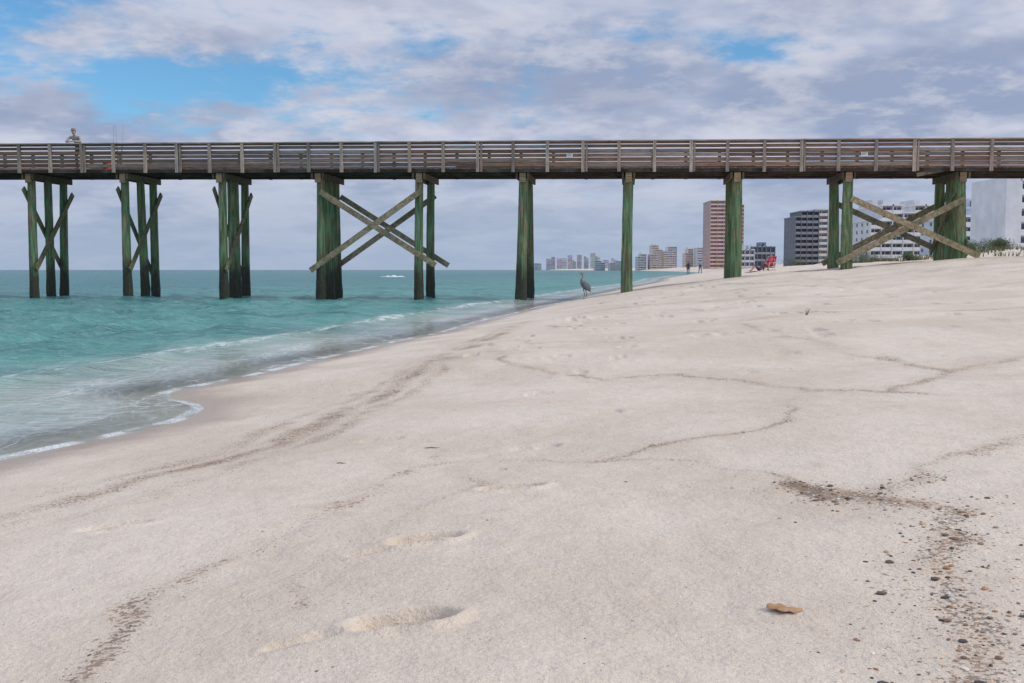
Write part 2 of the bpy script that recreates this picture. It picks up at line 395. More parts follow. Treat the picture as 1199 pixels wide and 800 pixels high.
braces.beam(PP(15.0,-.24,4.82),PP(16.0,-.24,5.02),.14,.05,Zv,(.25,.2,.15))
me=bpy.data.meshes.new('piles'); me.from_pydata(pv,[],pf); me.shade_smooth()
at=me.attributes.new('Col','FLOAT_COLOR','POINT'); at.data.foreach_set('color',np.array(pc,dtype=np.float32).ravel())
m,nt,b=mat('treated_pile'); P=nt.pos(obj=False); A=nt.attr('Col').outputs['Color']
st=nt.noise(nt.pos((14,14,.9),False),1,4,.7); bl=nt.noise(nt.pos((2.2,2.2,.8),False),1.6,4,.65)
col=nt.scale_col(A,nt.rng(st,.32,.68,.3,1.7,False))
col=nt.mix(nt.math('MULTIPLY',nt.rng(bl,.38,.54),.85),col,nt.mix(nt.rng(st,.35,.65),C(.04,.11,.045),C(.16,.33,.16)))
col=nt.mix(nt.math('MULTIPLY',nt.rng(nt.noise(nt.pos((5,5,.5),False),1.5,3,.6),.52,.64),.65),col,C(.15,.095,.055))
sep=nt.new('ShaderNodeSeparateXYZ'); nt.l.new(P,sep.inputs[0])
zn=nt.math('ADD',sep.outputs[2],nt.math('MULTIPLY',nt.math('SUBTRACT',bl,.5),2.0))
xw=nt.rng(sep.outputs[0],1.5,4.0,1,.35)
barn=nt.rng(nt.noise(P,24,2,.6),.55,.65)
wetc=nt.mix(nt.math('MULTIPLY',barn,.35),C(.022,.022,.016),C(.16,.155,.13))
col=nt.mix(nt.math('MULTIPLY',nt.rng(zn,.8,2.0,1,0),nt.math('MULTIPLY',xw,.92)),col,wetc)
col=nt.mix(nt.math('MULTIPLY',nt.rng(zn,4.1,4.8),.4),col,C(.20,.14,.09))
nt.l.new(col,b.inputs['Base Color']); b.inputs['Roughness'].default_value=.8
nt.l.new(nt.bump(st,.9,.04),b.inputs['Normal'])
me.materials.append(m); po=link(bpy.data.objects.new('piles',me)); child(po,pier)
rail.obj('railing_boards',WOODX,pier); posts.obj('railing_posts',WOODZ,pier); deck.obj('deck_planks',WOODB,pier)
beams.obj('stringers_and_caps',WOODX,pier); braces.obj('cross_braces',WOODB,pier)
SW=plain('sign_white',(.72,.72,.7),.5,.05); SI=plain('sign_ink',(.05,.05,.06),.5,.05)
for t in(2.25,13.1):
    sg=empty('notice_sign',tuple(PP(t,N0-.05,5.58)),-a); bt=Batch()
    bt.aabb(-.12,.12,-.012,.0,-.07,.07,(.72,.72,.70)); bt.obj('plate',SW,sg)
    bt=Batch()
    for q in range(3): bt.aabb(-.10,.10-.03*q,-.016,-.013,.035-.035*q,.045-.035*q,(.05,.05,.05))
    bt.obj('lettering',SI,sg)

# ------------------------------------------------------------ skinned figures
def skin_obj(name,pts,edges,radii,mats,bonemat,parent,sub=2):
    me=bpy.data.meshes.new(name+'_s'); me.from_pydata([tuple(p) for p in pts],edges,[])
    o=link(bpy.data.objects.new(name+'_s',me)); sk=o.modifiers.new('Skin','SKIN'); sk.use_smooth_shade=True
    for i,r in enumerate(radii):
        d=me.skin_vertices[0].data[i]; d.radius=(r,r) if not isinstance(r,tuple) else r; d.use_root=(i==0)
    ss=o.modifiers.new('S','SUBSURF'); ss.levels=sub; ss.render_levels=sub
    bpy.context.view_layer.update(); dg=bpy.context.evaluated_depsgraph_get()
    nm=bpy.data.meshes.new_from_object(o.evaluated_get(dg)); nm.name=name
    bpy.data.objects.remove(o); bpy.data.meshes.remove(me)
    nm.materials.clear()
    for mm in mats: nm.materials.append(mm)
    for p in nm.polygons:
        best=9e9;bi=0
        if len(mats)>1:
            for ei,(i,j) in enumerate(edges):
                A=Vector(pts[i]);B=Vector(pts[j]);ab=B-A;t=max(0,min(1,(p.center-A).dot(ab)/max(ab.length_squared,1e-9)))
                dd=(p.center-A-ab*t).length-.5*(radii[i] if not isinstance(radii[i],tuple) else radii[i][0])
                if dd<best: best=dd;bi=ei
        p.material_index=bonemat[bi]
        p.use_smooth=True
    ob=link(bpy.data.objects.new(name,nm)); child(ob,parent); return ob
def ell(name,c,r,m,parent,rot=(0,0,0),seg=16):
    bm=bmesh.new(); bmesh.ops.create_uvsphere(bm,u_segments=seg,v_segments=seg//2+2,radius=1)
    me=bpy.data.meshes.new(name); bm.to_mesh(me); bm.free(); me.shade_smooth(); me.materials.append(m)
    o=link(bpy.data.objects.new(name,me)); o.location=c;o.scale=r;o.rotation_euler=rot; child(o,parent); return o
SKIN=plain('skin',(.42,.25,.17),.55,.08)
def human(name,loc,rz,J,shirt,pants,hair,sleeve=False,cap=None,legs_bare=False,s=1.0):
    """local frame: figure faces -Y. J gives joints."""
    root=empty(name,loc,rz,s)
    ms=[plain(name+'_shirt',shirt,.85,.2,25),plain(name+'_trousers',pants,.85,.2,25),SKIN,plain(name+'_shoes',(.05,.045,.04),.7,.1)]
    hp=Vector(J['hip']);ch=Vector(J['chest']);nk=Vector(J['neck']);hd=Vector(J['head'])
    pts=[hp,hp.lerp(ch,.5),ch,nk,nk.lerp(hd,.6)]; rad=[(.135,.11),(.125,.10),(.15,.11),.058,.05]; ed=[(0,1),(1,2),(2,3),(3,4)]; bm_=[1,0,0,2]
    for sd in'LR':
        sh,el,ha=[Vector(J[k+sd]) for k in('sh','el','ha')]
        i=len(pts); pts+=[sh,el,ha]; rad+=[.062,.046,.032]; ed+=[(2,i),(i,i+1),(i+1,i+2)]; bm_+=[0,0,0 if sleeve else 2]
        hj,kn,an,to=[Vector(J[k+sd]) for k in('hj','kn','an','to')]
        i=len(pts); pts+=[hj,kn,an,to]; rad+=[.092,.062,.042,.035]; ed+=[(0,i),(i,i+1),(i+1,i+2),(i+2,i+3)]; bm_+=[1,1,2 if legs_bare else 1,3]
    skin_obj('body',pts,ed,rad,ms,bm_,root)
    for sd in'LR':
        ha=Vector(J['ha'+sd]);el=Vector(J['el'+sd]);d=(ha-el).normalized()
        side=d.cross(Vector((0,0,1)));side=side.normalized() if side.length>.2 else Vector((1,0,0)); dn=d.cross(side).normalized()
        if dn.z>0: dn=-dn
        P_=[ha-d*.01,ha+d*.04,ha+d*.085]; skin_obj('palm_'+sd,P_,[(0,1),(1,2)],[(.026,.02),(.036,.016),(.036,.014)],[SKIN],[0,0],root,1)
        for fi in range(4):
            b0=ha+d*.08+side*(.027-.018*fi); L=[.068,.078,.072,.056][fi]
            skin_obj('finger_%s%d'%(sd,fi),[b0,b0+d*L*.5+dn*.006,b0+d*L*.85+dn*.03],[(0,1),(1,2)],[.0095,.009,.007],[SKIN],[0,0],root,1)
        b0=ha+d*.03+side*.03
        skin_obj('thumb_'+sd,[b0,b0+d*.03+side*.025,b0+d*.06+side*.028+dn*.01],[(0,1),(1,2)],[.012,.011,.008],[SKIN],[0,0],root,1)
    f=Vector(J.get('face',(0,-1,0))).normalized(); yaw=math.atan2(f.x,-f.y)
    H=empty('head_pivot',tuple(hd),0); H.rotation_euler=(J.get('tilt',0),0,yaw); child(H,root)
    ell('head',(0,0,0),(.076,.095,.115),SKIN,H); ell('jaw',(0,-.03,-.055),(.055,.06,.055),SKIN,H)
    ell('nose',(0,-.098,-.012),(.013,.022,.022),SKIN,H)
    dk=plain(name+'_eye',(.03,.02,.02),.3,.05); lp=plain(name+'_lips',(.35,.13,.11),.5,.05)
    for sx in(-1,1):
        ell('eye',(sx*.03,-.084,.012),(.011,.008,.008),dk,H,seg=8); ell('ear',(sx*.077,.005,0),(.012,.02,.032),SKIN,H,seg=8)
    ell('mouth',(0,-.088,-.052),(.024,.008,.007),lp,H,seg=8)
    ell('hair',(0,.022,.022),(.084,.092,.112),plain(name+'_hair',hair,.9,.3,60),H)
    if cap:
        cm=plain(name+'_cap',cap,.85,.1); ell('cap_crown',(0,.0,.062),(.09,.108,.075),cm,H); ell('cap_brim',(0,-.11,.055),(.07,.07,.010),cm,H,(R(8),0,0))
    return root
J=dict(hip=(0,.46,.90),chest=(0,.24,1.20),neck=(0,.13,1.35),head=(0,.07,1.475),face=(.15,-1,0),tilt=R(8),
 shL=(-.20,.17,1.27),elL=(-.31,.02,1.065),haL=(-.08,-.08,1.06),shR=(.20,.17,1.27),elR=(.31,.02,1.065),haR=(.08,-.12,1.065),
 hjL=(-.10,.47,.87),knL=(-.12,.42,.47),anL=(-.12,.50,.08),toL=(-.13,.33,.04),hjR=(.10,.47,.87),knR=(.12,.46,.47),anR=(.13,.60,.08),toR=(.14,.43,.04))
pt=PP(-17.85,N0+.08,zDeck+.02)
human('man_leaning_on_railing',tuple(pt),-a,J,(.36,.34,.31),(.04,.04,.05),(.05,.04,.035),sleeve=True,cap=(.22,.18,.15),s=1.03)
def walker(ph=1):
    return dict(hip=(0,0,.93),chest=(0,-.02,1.28),neck=(0,-.02,1.46),head=(0,-.03,1.60),face=(0,-1,0),
     shL=(-.19,0,1.40),elL=(-.24,.10*ph,1.13),haL=(-.22,.02*ph-.06,.90),shR=(.19,0,1.40),elR=(.24,-.05*ph,1.13),haR=(.22,-.20*ph,.93),
     hjL=(-.10,0,.88),knL=(-.11,-.14*ph,.50),anL=(-.11,-.24*ph,.09),toL=(-.12,-.24*ph-.15,.04),
     hjR=(.10,0,.88),knR=(.11,.05*ph,.48),anR=(.11,.28*ph,.12),toR=(.12,.28*ph-.13,.04))
for nm,x,y,rz,sh,tr_,hr in(('woman_walking',23.3,132,R(170),(.04,.04,.06),(.05,.05,.07),(.05,.03,.02)),('man_walking',24.5,130,R(185),(.30,.30,.33),(.04,.05,.10),(.04,.03,.02))):
    human(nm,(x,y,zt(x,y)-.0),rz,walker(1 if nm[0]=='w' else -1),sh,tr_,hr,sleeve=True,s=1.0)
def seated():
    return dict(hip=(0,.12,.30),chest=(0,.32,.62),neck=(0,.40,.80),head=(0,.40,.94),face=(-.3,-1,0),
     shL=(-.19,.36,.74),elL=(-.29,.20,.50),haL=(-.27,-.06,.50),shR=(.19,.36,.74),elR=(.29,.2,.50),haR=(.27,-.06,.50),
     hjL=(-.10,.08,.29),knL=(-.12,-.33,.50),anL=(-.12,-.62,.10),toL=(-.12,-.77,.06),hjR=(.10,.08,.29),knR=(.12,-.30,.52),anR=(.13,-.55,.10),toR=(.13,-.70,.06))
def chair(loc,rz,colr):
    e=empty('beach_chair',loc,rz); fr=Batch(); al=(.5,.5,.52)
    for s in(-1,1):
        x=s*.30
        fr.beam((x,-.28,.24),(x,.24,.18),.03,.03,Zv,al); fr.beam((x,.20,.17),(x,.58,.92),.03,.03,Zv,al)
        fr.beam((x,-.24,.0),(x,.10,.46),.03,.025,Zv,al); fr.beam((x*1.05,.30,0),(x*1.05,-.16,.46),.03,.025,Zv,al)
        fr.beam((x*1.1,-.24,.47),(x*1.1,.36,.49),.02,.06,Zv,(.6,.6,.6))
    fr.beam((-.3,-.28,.24),(.3,-.28,.24),.03,.03,Zv,al); fr.beam((-.3,.58,.92),(.3,.58,.92),.03,.03,Zv,al); fr.beam((-.32,.30,.015),(.32,.30,.015),.03,.03,Zv,al)
    fr.obj('frame',plain('chair_frame',(.55,.55,.57),.4,.1),e)
    fb=Batch(); fb.beam((0,-.27,.225),(0,.23,.165),.012,.58,Zv,colr); fb.beam((0,.215,.18),(0,.575,.90),.012,.58,(0,-.9,.4),colr)
    fb.obj('fabric',plain('chair_fabric',colr,.8,.1),e)
x,y=16.75,65
chair((x,y,zt(x,y)),R(-35),(.60,.05,.07)); human('woman_sitting_in_beach_chair',(x,y,zt(x,y)-.02),R(-35),seated(),(.60,.10,.14),(.50,.08,.12),(.06,.03,.02),legs_bare=True)
x,y=15.95,64.5
J=dict(hip=(0,.10,.13),chest=(0,.38,.36),neck=(0,.47,.52),head=(0,.46,.66),face=(0,-1,0),
 shL=(-.18,.42,.46),elL=(-.26,.52,.25),haL=(-.26,.62,.04),shR=(.18,.42,.46),elR=(.26,.52,.25),haR=(.26,.62,.04),
 hjL=(-.10,.06,.12),knL=(-.11,-.28,.42),anL=(-.11,-.50,.07),toL=(-.11,-.65,.04),hjR=(.10,.06,.12),knR=(.11,-.36,.30),anR=(.12,-.70,.07),toR=(.12,-.84,.05))
human('woman_sitting_on_sand',(x,y,zt(x,y)-.01),R(-65),J,(.10,.07,.09),(.08,.05,.06),(.05,.03,.02),legs_bare=True)
bt=Batch(); tw=empty('beach_towel',(15.9,64.45,zt(15.9,64.45)+.02),R(-65)); bt.aabb(-.45,.45,-.9,.8,-.012,.0,(.6,.3,.3)); bt.obj('cloth',plain('towel',(.45,.25,.28),.95,.2),tw)

for dx,ln in((0,.04),(.22,-.03),(.36,.06)):
    e=empty('fishing_rod',tuple(PP(-16.2+dx,N0+.12,zDeck+.03)),0); fb=Batch()
    fb.beam((0,0,.25),(ln,.02,1.0),.03,.03,(0,1,0),(.05,.05,.05)); fb.beam((ln,.02,1.0),(ln*2,.03,1.75),.011,.011,(0,1,0),(.05,.05,.05))
    fb.beam((0,0,0),(0,0,.27),.04,.04,(0,1,0),(.2,.12,.08)); fb.obj('blank_and_grip',plain('rod',(.35,.35,.37),.4,.1),e); ell('reel',(ln*.4,-.05,.5),(.04,.05,.04),plain('reel',(.1,.1,.1),.3,.1),e)
e=empty('bait_bucket',tuple(PP(-16.6,N0+.4,zDeck+.03)),0)
bm=bmesh.new(); bmesh.ops.create_cone(bm,cap_ends=True,segments=20,radius1=.13,radius2=.16,depth=.36,matrix=Matrix.Translation((0,0,.18)))
top=[f for f in bm.faces if f.normal.z>.9]; bmesh.ops.inset_region(bm,faces=top,thickness=.012); bmesh.ops.translate(bm,verts=list({v for f in top for v in f.verts}),vec=(0,0,-.3))
me=bpy.data.meshes.new('bucket'); bm.to_mesh(me); bm.free(); me.materials.append(plain('bucket_red',(.6,.08,.05),.4,.1)); child(link(bpy.data.objects.new('bucket',me)),e)

# ------------------------------------------------------------ heron
hx,hy=2.46,34.0; HZ=zt(hx,hy)
her=empty('great_blue_heron',(hx,hy,HZ),R(25),.92)
gr=plain('heron_feathers',(.12,.135,.16),.8,.35,30); lg=plain('heron_neck',(.20,.18,.18),.8,.3,30); bk=plain('heron_black',(.03,.03,.035),.6,.2); yl=plain('heron_bill',(.35,.25,.08),.5,.1); lgm=plain('heron_legs',(.12,.10,.07),.7,.2)
skin_obj('body',[(.02,0,.52),(-.06,0,.62),(-.11,0,.70),(-.12,0,.76),(.12,0,.42),(.22,0,.33),(.28,0,.27)],[(0,1),(1,2),(2,3),(0,4),(4,5),(5,6)],
 [(.115,.135),(.10,.115),(.06,.065),(.04,.04),(.085,.10),(.045,.05),(.02,.02)],[gr,lg,bk],[0,1,1,0,0,0],her)
skin_obj('neck',[(-.11,0,.72),(-.07,0,.79),(-.05,0,.85),(-.08,0,.91),(-.12,0,.94)],[(0,1),(1,2),(2,3),(3,4)],[.042,.034,.03,.028,.028],[lg],[0]*4,her)
ell('head',(-.13,0,.945),(.055,.03,.032),lg,her); ell('crown_plume',(-.085,0,.965),(.075,.018,.012),bk,her,(0,R(12),0))
skin_obj('bill',[(-.17,0,.942),(-.25,0,.93),(-.33,0,.915)],[(0,1),(1,2)],[.015,.010,.003],[yl],[0,0],her,1)
for s in(-1,1):
    ell('wing',(.07,s*.095,.49),(.21,.03,.11),gr,her,(0,R(42),0)); ell('eye',(-.145,s*.027,.95),(.007,.005,.007),yl,her,seg=8)
    lx=.01 if s>0 else .06
    skin_obj('leg',[(lx,s*.04,.45),(lx-.03,s*.04,.36),(lx+.035,s*.04,.21),(lx+.0,s*.04,.02),(lx-.0,s*.04,.008)],[(0,1),(1,2),(2,3),(3,4)],[.035,.018,.013,.011,.01],[gr,lgm],[0,1,1,1],her,1)
    for an in(-28,0,28,180):
        q=(lx-math.cos(R(an))*.09,s*.04+math.sin(R(an))*.09,.006)
        skin_obj('toe',[(lx,s*.04,.01),q],[(0,1)],[.008,.004],[lgm],[0],her,1)

# ------------------------------------------------------------ buildings
def colmat(name,rough=.75):
    m,nt,b=mat(name); A=nt.attr('Col').outputs['Color']; n=nt.noise(nt.pos(obj=False),.35,3,.65)
    nt.l.new(nt.scale_col(A,nt.rng(n,.3,.7,.88,1.1,False)),b.inputs['Base Color']); b.inputs['Roughness'].default_value=rough; return m
WALL=colmat('stucco_wall'); GLS=colmat('window_glass',.25); SLB=colmat('balcony_concrete')
rc=random.Random(5)
def condo(name,x0,x1,y,dep,h,floors,bays,wall,glass,slab,steps=None,parapet=True,blank=0.0,rz=0,sidewin=True):
    w=x1-x0; zb=max(2.2,zt((x0+x1)/2,y)-1.)
    e=empty(name,((x0+x1)/2,y,0),rz); W=Batch();G=Batch();S=Batch()
    steps=steps or [1.0]*bays; fh=(h-zb)/floors; bw=w*(1-blank)/bays; xs=-w/2+w*blank
    if blank: W.aabb(-w/2,xs-.01,-1.6,dep,zb-2,h+.8,wall)
    for i in range(bays):
        a0=xs+i*bw; a1=a0+bw; nf=max(1,round(floors*steps[i])); top=zb+nf*fh
        W.aabb(a0,a1,0,dep,zb-2,top,wall)
        W.aabb(a0-.12,a0+.13,-1.5,-.01,zb-2,top+.3,wall)
        for f in range(nf):
            z=zb+f*fh
            G.aabb(a0+.35,a1-.35,-.06,-.02,z+.15,z+fh*.82,tuple(c*rc.uniform(.6,1.5) for c in glass))
            W.aabb((a0+a1)/2-.12,(a0+a1)/2+.12,-.12,-.07,z+.12,z+fh*.85,wall)
            S.aabb(a0+.15,a1-.14,-1.45,-.005,z-.14,z+.08,slab)
            if parapet: S.aabb(a0+.16,a1-.15,-1.44,-1.34,z+.09,z+.95,slab)
            else: S.aabb(a0+.16,a1-.15,-1.42,-1.38,z+1.0,z+1.06,slab)
        S.aabb(a0-.2,a1+.2,-1.6,dep+.2,top+.005,top+.45,slab)
        if rc.random()<.4: W.aabb(a0+bw*.25,a0+bw*.75,dep*.3,dep*.7,top+.46,top+2.6,wall)
    W.aabb(w/2-.01,w/2+.25,-1.5,dep,zb-2,zb+round(floors*steps[-1])*fh+.3,wall)
    if sidewin:
        nw=max(2,int(dep/4)); nf=max(1,round(floors*steps[0]))
        for f in range(nf):
            for q in range(nw):
                yy=1.5+q*(dep-3)/max(1,nw-1)
                G.aabb(-w/2-.05,-w/2-.006,yy-.6,yy+.6,zb+f*fh+.8,zb+f*fh+fh*.8,glass)
    W.obj('walls',WALL,e); G.obj('windows',GLS,e); S.obj('balconies_and_roof',SLB,e); return e
DG=(.08,.10,.13)
condo('white_beachfront_condo',87.9,104,180,12,17.0,6,4,(.66,.69,.73),(.10,.13,.17),(.70,.72,.75),blank=.17,sidewin=False)
condo('balconied_condo_block',99.5,113.5,222,22,16.8,7,5,(.55,.60,.66),DG,(.68,.71,.75),steps=[.72,.86,1,1,1])
condo('long_white_condo_block',107,126.5,300,30,20.2,8,6,(.60,.62,.65),DG,(.70,.71,.73),steps=[.75,1,1,.87,1,1])
condo('long_white_condo_block',127.5,140,310,30,18.5,7,4,(.60,.62,.65),DG,(.70,.71,.73),steps=[1,1,.87,1])
condo('dark_glass_condo_tower',118.5,128.2,420,16,25.4,10,4,(.16,.17,.20),(.05,.06,.08),(.23,.24,.28),steps=[.9,1,1,1])
condo('white_stair_tower_condo',128.6,133.3,424,20,26.4,10,1,(.62,.62,.61),(.25,.28,.3),(.66,.66,.66))
condo('salmon_condo_tower',138.5,161.5,700,26,49,17,5,(.55,.36,.32),(.32,.25,.25),(.68,.50,.45),steps=[1,1,1,.96,.96])
condo('low_beach_restaurant',114,121,500,15,11,3,3,(.6,.62,.66),(.1,.12,.16),(.62,.63,.66))
condo('low_beach_hotel',121.5,132.5,505,18,12.6,3,5,(.22,.25,.30),(.08,.1,.14),(.3,.33,.4))
haze_tint=lambda c,f:tuple(c[i]*(1-f)+(.47,.51,.58)[i]*f for i in range(3))  # distance haze painted into base colours of the far towers, paler and bluer
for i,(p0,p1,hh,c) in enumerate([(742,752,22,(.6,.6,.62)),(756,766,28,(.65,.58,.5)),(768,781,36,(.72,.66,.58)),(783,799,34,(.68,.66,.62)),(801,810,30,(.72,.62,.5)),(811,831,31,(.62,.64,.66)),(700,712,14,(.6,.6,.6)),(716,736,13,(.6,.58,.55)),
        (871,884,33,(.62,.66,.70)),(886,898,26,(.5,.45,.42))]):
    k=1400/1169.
    condo('distant_condo_tower',(p0-600)*k,(p1-600)*k,1400+rc.uniform(-60,60),24,hh,max(3,int(hh/3.2)),3,haze_tint(c,.2),haze_tint((.28,.3,.33),.45),haze_tint(c,.15),steps=[rc.choice([.8,1]),1,rc.choice([.85,1])])
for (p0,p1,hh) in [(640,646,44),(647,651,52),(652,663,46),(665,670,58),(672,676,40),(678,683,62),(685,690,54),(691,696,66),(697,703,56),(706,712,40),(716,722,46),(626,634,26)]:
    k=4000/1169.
    condo('far_haze_tinted_tower',(p0-600)*k,(p1-600)*k,4000+rc.uniform(-60,80),30,hh,max(4,int(hh/6)),2,haze_tint((.6,.6,.6),.7),haze_tint((.35,.38,.43),.85),haze_tint((.68,.64,.6),.6),steps=[1,rc.choice([.85,1])])

# ------------------------------------------------------------ dune vegetation
GM,nt,b=mat('dune_grass'); n=nt.noise(nt.pos(obj=False),.4,3); nt.l.new(nt.mix(nt.rng(n,.4,.6),C(.07,.10,.035),C(.20,.18,.09)),b.inputs['Base Color']); b.inputs['Roughness'].default_value=.9
pts_=[]; rg=random.Random(9)
for i in range(5200):
    yy=rg.uniform(60,330); xx=shore(np.array([yy]))[0]+rg.uniform(36,70)
    if fbm(np.array([xx/9]),np.array([yy/9]),2)[0]>-.05: pts_.append((xx,yy))
gx=np.array([q[0] for q in pts_]);gy=np.array([q[1] for q in pts_]);gz=height(gx,gy); v=[];f=[]
for xx,yy,z in zip(gx.tolist(),gy.tolist(),gz.tolist()):
    for q in range(4):
        an=rg.uniform(0,6.28);h_=rg.uniform(.35,.9);ln=rg.uniform(.1,.4);w_=rg.uniform(.03,.07)
        k=len(v);dx,dy=math.cos(an),math.sin(an)
        v+=[(xx-dy*w_,yy+dx*w_,z-.05),(xx+dy*w_,yy-dx*w_,z-.05),(xx+dx*ln*.5+dy*w_*.6,yy+dy*ln*.5,z+h_*.6),(xx+dx*ln,yy+dy*ln,z+h_)]
        f+=[(k,k+1,k+2),(k,k+2,k+3)]
me=bpy.data.meshes.new('dune_grass'); me.from_pydata(v,[],f); me.materials.append(GM); link(bpy.data.objects.new('dune_grass',me))
LM=plain('shrub_leaves',(.06,.09,.035),.8,.5,3); TM=plain('shrub_wood',(.12,.09,.06),.9,.2)
def shrub(x,y,r,h_):
    e=empty('dune_shrub',(x,y,zt(x,y)-.1),0); v=[];f=[]
    cl=[(rg.uniform(-r,r)*.8,rg.uniform(-r,r)*.8,rg.uniform(.35,.85)*h_,rg.uniform(.3,.55)*r) for _ in range(9)]
    for cx_,cy_,cz_,cr in cl:
        for q in range(260):
            d=Vector((rg.gauss(0,1),rg.gauss(0,1),rg.gauss(0,.8))).normalized()*cr*rg.uniform(.6,1.1)
            c=Vector((cx_,cy_,cz_))+d; s=rg.uniform(.05,.12); a_=Vector((rg.gauss(0,1),rg.gauss(0,1),rg.gauss(0,1))).normalized(); b_=a_.orthogonal().normalized()
            k=len(v); v+=[tuple(c-a_*s),tuple(c+b_*s*.5),tuple(c+a_*s),tuple(c-b_*s*.5)]; f.append((k,k+1,k+2,k+3))
    me=bpy.data.meshes.new('leaves'); me.from_pydata(v,[],f); me.materials.append(LM); child(link(bpy.data.objects.new('leaves',me)),e)
    B=Batch()
    for cx_,cy_,cz_,cr in cl: B.beam((0,0,0),(cx_,cy_,cz_),.06,.06,(0,1,.1),(.1,.1,.1))
    B.obj('stems',TM,e)
for x,y,r,h_ in((62.5,138,1.7,2.0),(66,141,2.0,1.8),(69.5,143,1.4,1.5),(73,150,2.2,1.7),(60,150,1.2,1.3),(88,250,3,2.6),(96,262,3,2.4),(104,300,3.5,3),(108,390,4,4),(113,395,4,3.5)): shrub(x,y,r,h_)
x,y=3.9,13.2; e=empty('beach_twig_plant',(x,y,zt(x,y)-.02),0); B=Batch()
for q in range(7):
    an=rg.uniform(0,6.28);B.beam((0,0,0),(math.cos(an)*.05,math.sin(an)*.04,rg.uniform(.05,.12)),.004,.004,(0,1,.1),(.1,.1,.1))
B.obj('twigs',plain('dry_twig',(.16,.13,.08),.9,.2),e)

# ------------------------------------------------------------ shell fragments and pebbles (one object)
ic=bmesh.new(); bmesh.ops.create_icosphere(ic,subdivisions=1,radius=1); iv=np.array([v.co[:] for v in ic.verts])
ic.verts.ensure_lookup_table(); iF=np.array([[v.index for v in ff.verts] for ff in ic.faces]); ic.free()
tries=130000
rx=np.random.uniform(-3.2,4.6,tries); ry=1.6+np.random.rand(tries)**1.5*11
wq=wrack(rx,ry); dq=rx-shore(ry)
keep=(np.random.rand(tries)<np.clip(wq,0,1)**2*.15+.005)&(dq>.35)
px_=rx[keep];py_=ry[keep];wk=wq[keep]
bx=np.random.uniform(.6,1.7,16000);by=np.random.uniform(1.5,3.8,16000);bw_=wrack(bx,by);kk=np.random.rand(16000)<np.clip(bw_,0,1)**1.5*.36
px_=np.concatenate([px_,bx[kk]]);py_=np.concatenate([py_,by[kk]]);wk=np.concatenate([wk,bw_[kk]+1])
pz_=height(px_,py_); V=[];F=[];CC=[]
pal=np.array([(.10,.06,.04),(.22,.12,.07),(.38,.20,.10),(.62,.56,.48),(.05,.045,.045),(.30,.24,.20),(.45,.30,.18),(.70,.66,.60)])
for i in range(len(px_)):
    big=wk[i]>1.2
    s=np.random.lognormal(-5.6 if big else -5.85,.5); s=min(s,.013 if big else .009)*(1.15 if big else .9)
    an=np.random.rand()*6.28; sc=np.array([s,s*np.random.uniform(.45,.95),s*np.random.uniform(.2,.5)])
    q=iv*sc*(1+np.random.uniform(-.25,.25,iv.shape)); ca,sa=math.cos(an),math.sin(an)
    q=np.stack([q[:,0]*ca-q[:,1]*sa+px_[i],q[:,0]*sa+q[:,1]*ca+py_[i],q[:,2]+pz_[i]+s*.12],1)
    F.append(iF+12*i); V.append(q); c=pal[np.random.choice(8,p=[.16,.17,.18,.11,.10,.11,.12,.05])]*np.random.uniform(.8,1.2)
    CC.append(np.tile(np.append(c,1),(12,1)))
me=bpy.data.meshes.new('shell_fragments'); me.from_pydata(np.concatenate(V).tolist(),[],np.concatenate(F).tolist())
at=me.attributes.new('Col','FLOAT_COLOR','POINT'); at.data.foreach_set('color',np.concatenate(CC).astype(np.float32).ravel())
me.materials.append(colmat('shell_bits',.6)); link(bpy.data.objects.new('shell_fragments',me))
print('shells',len(px_),'terrain',len(terr.data.vertices),'water',len(water.data.vertices))
LF=plain('dry_leaf',(.36,.21,.10),.8,.3,40)
def leaf(x,y,s,rz):
    e=empty('dry_leaf',(x,y,zt(x,y)+.005),rz); v=[];f=[]
    for i in range(9):
        u=i/8; w=math.sin(math.pi*min(1,u*.95+.03))*.34*(1+.35*math.sin(i*2.3)); v+=[((u-.5)*s,-w*s*.9,.003*math.sin(u*5)),((u-.5)*s,0,.004),((u-.5)*s,w*s,.005*math.cos(u*4)+.002)]
    for i in range(8):
        k=3*i; f+=[(k,k+3,k+4,k+1),(k+1,k+4,k+5,k+2)]
    me=bpy.data.meshes.new('blade'); me.from_pydata(v,[],f); me.shade_smooth(); me.materials.append(LF); child(link(bpy.data.objects.new('blade',me)),e)
leaf(.66,2.36,.085,R(-10))
ST=plain('driftwood',(.26,.18,.11),.9,.3,40)
for x,y,L,an in((-.42,5.2,.08,0),(-.85,4.9,.05,-10)):
    e=empty('driftwood_stick',(x,y,zt(x,y)+.001),R(an)); skin_obj('stick',[(-L/2,0,0),(-L*.1,.008,.002),(L*.2,-.004,.002),(L/2,.006,.0)],[(0,1),(1,2),(2,3)],[.0025,.003,.0025,.002],[ST],[0]*3,e,1)

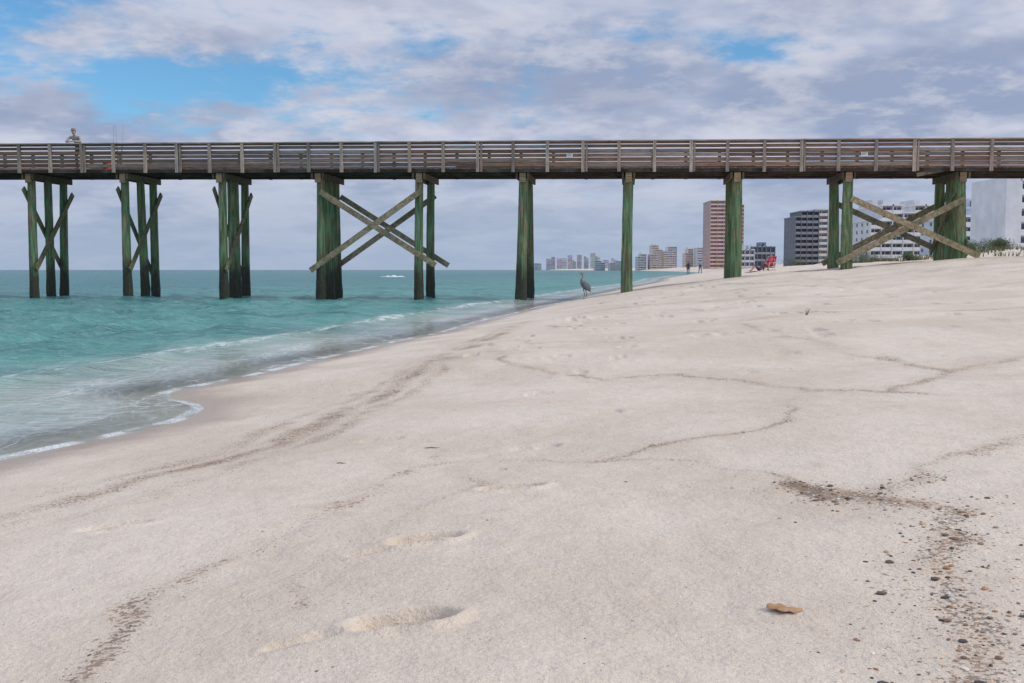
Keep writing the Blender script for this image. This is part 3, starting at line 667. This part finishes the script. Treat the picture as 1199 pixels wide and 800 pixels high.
# ------------------------------------------------------------ sky and sun
w=bpy.data.worlds.new('World'); scene.world=w; w.use_nodes=True; nt=NT(w.node_tree); nt.n.clear()
EL,AZ=R(34),R(100)
sky=nt.new('ShaderNodeTexSky',sky_type='NISHITA'); sky.sun_disc=False; sky.sun_elevation=EL; sky.sun_rotation=AZ; sky.ozone_density=2.5; sky.dust_density=.3
tc=nt.new('ShaderNodeTexCoord'); sp=nt.new('ShaderNodeSeparateXYZ'); nt.l.new(tc.outputs['Generated'],sp.inputs[0])
zc=nt.math('ADD',nt.math('MAXIMUM',sp.outputs[2],0.0),.20)
cb=nt.new('ShaderNodeCombineXYZ'); nt.l.new(nt.math('DIVIDE',sp.outputs[0],zc),cb.inputs[0]); nt.l.new(nt.math('DIVIDE',sp.outputs[1],zc),cb.inputs[1])
PV=cb.outputs[0]
def mp(loc,sc):
    q=nt.new('ShaderNodeMapping'); nt.l.new(PV,q.inputs[0]); q.inputs['Location'].default_value=loc; q.inputs['Scale'].default_value=sc; return q.outputs[0]
c1=nt.noise(mp((3.1,1.7,0),(1,1,1)),2.2,5,.58,.25)
c2=nt.noise(mp((7.3,4.2,2),(1,1.1,1)),1.5,4,.58)
c3=nt.noise(mp((1.3,9.2,5),(1,1,1)),5.5,5,.62)
def gap(dx,dz,rx_,rz_):
    u=nt.math('DIVIDE',nt.math('SUBTRACT',sp.outputs[0],dx),rx_); v_=nt.math('DIVIDE',nt.math('SUBTRACT',sp.outputs[2],dz),rz_)
    return nt.math('POWER',2.718,nt.math('MULTIPLY',nt.math('ADD',nt.math('MULTIPLY',u,u),nt.math('MULTIPLY',v_,v_)),-1.))
gp=nt.math('MAXIMUM',gap(-.27,.175,.22,.045),nt.math('MAXIMUM',gap(-.47,.24,.16,.05),nt.math('MULTIPLY',gap(.23,.205,.07,.018),.95)))
gp=nt.math('MAXIMUM',gp,nt.math('MULTIPLY',gap(-.06,.18,.20,.06),.7))
dens=nt.math('ADD',nt.math('MULTIPLY',c1,.55),nt.math('MULTIPLY',c3,.45))
dens=nt.math('SUBTRACT',dens,nt.math('MULTIPLY',gp,.25))
dens=nt.rng(dens,.23,.41,.0,1)
ccol=nt.mix(nt.rng(c2,.38,.60),C(.31,.38,.55),C(.57,.61,.74))
ccol=nt.mix(nt.math('MULTIPLY',nt.rng(c3,.44,.66),.6),ccol,C(.66,.67,.75))
ccol=nt.mix(nt.math('MULTIPLY',nt.rng(c1,.48,.64),.55),ccol,C(.33,.38,.53))
ccol=nt.mix(nt.rng(sp.outputs[2],.0,.13,.85,0),ccol,C(.37,.46,.61))
br=nt.rng(sp.outputs[2],.28,.9,1.0,1.8,False)
b2=nt.new('ShaderNodeBackground'); nt.l.new(ccol,b2.inputs[0]); nt.l.new(br,b2.inputs[1])
b1=nt.new('ShaderNodeBackground'); nt.l.new(nt.mix(1.0,sky.outputs[0],C(.62,.95,1.12),'MULTIPLY'),b1.inputs[0]); b1.inputs[1].default_value=.12
mx=nt.new('ShaderNodeMixShader'); nt.l.new(dens,mx.inputs[0]); nt.l.new(b1.outputs[0],mx.inputs[1]); nt.l.new(b2.outputs[0],mx.inputs[2])
ow=nt.new('ShaderNodeOutputWorld'); nt.l.new(mx.outputs[0],ow.inputs[0])
L=bpy.data.lights.new('sun','SUN'); L.energy=2.1; L.angle=R(8); L.color=(1,.93,.82); so=link(bpy.data.objects.new('sun',L))
sdv=Vector((math.sin(AZ)*math.cos(EL),math.cos(AZ)*math.cos(EL),math.sin(EL))); so.rotation_euler=sdv.to_track_quat('Z','Y').to_euler(); so.location=(0,0,30)

cam=bpy.data.cameras.new('camera'); co=link(bpy.data.objects.new('camera',cam)); cam.lens=35; cam.sensor_width=36; cam.clip_start=.05; cam.clip_end=60000
co.location=(0,0,1.2); co.rotation_euler=(R(90-4.12),0,0); scene.camera=co
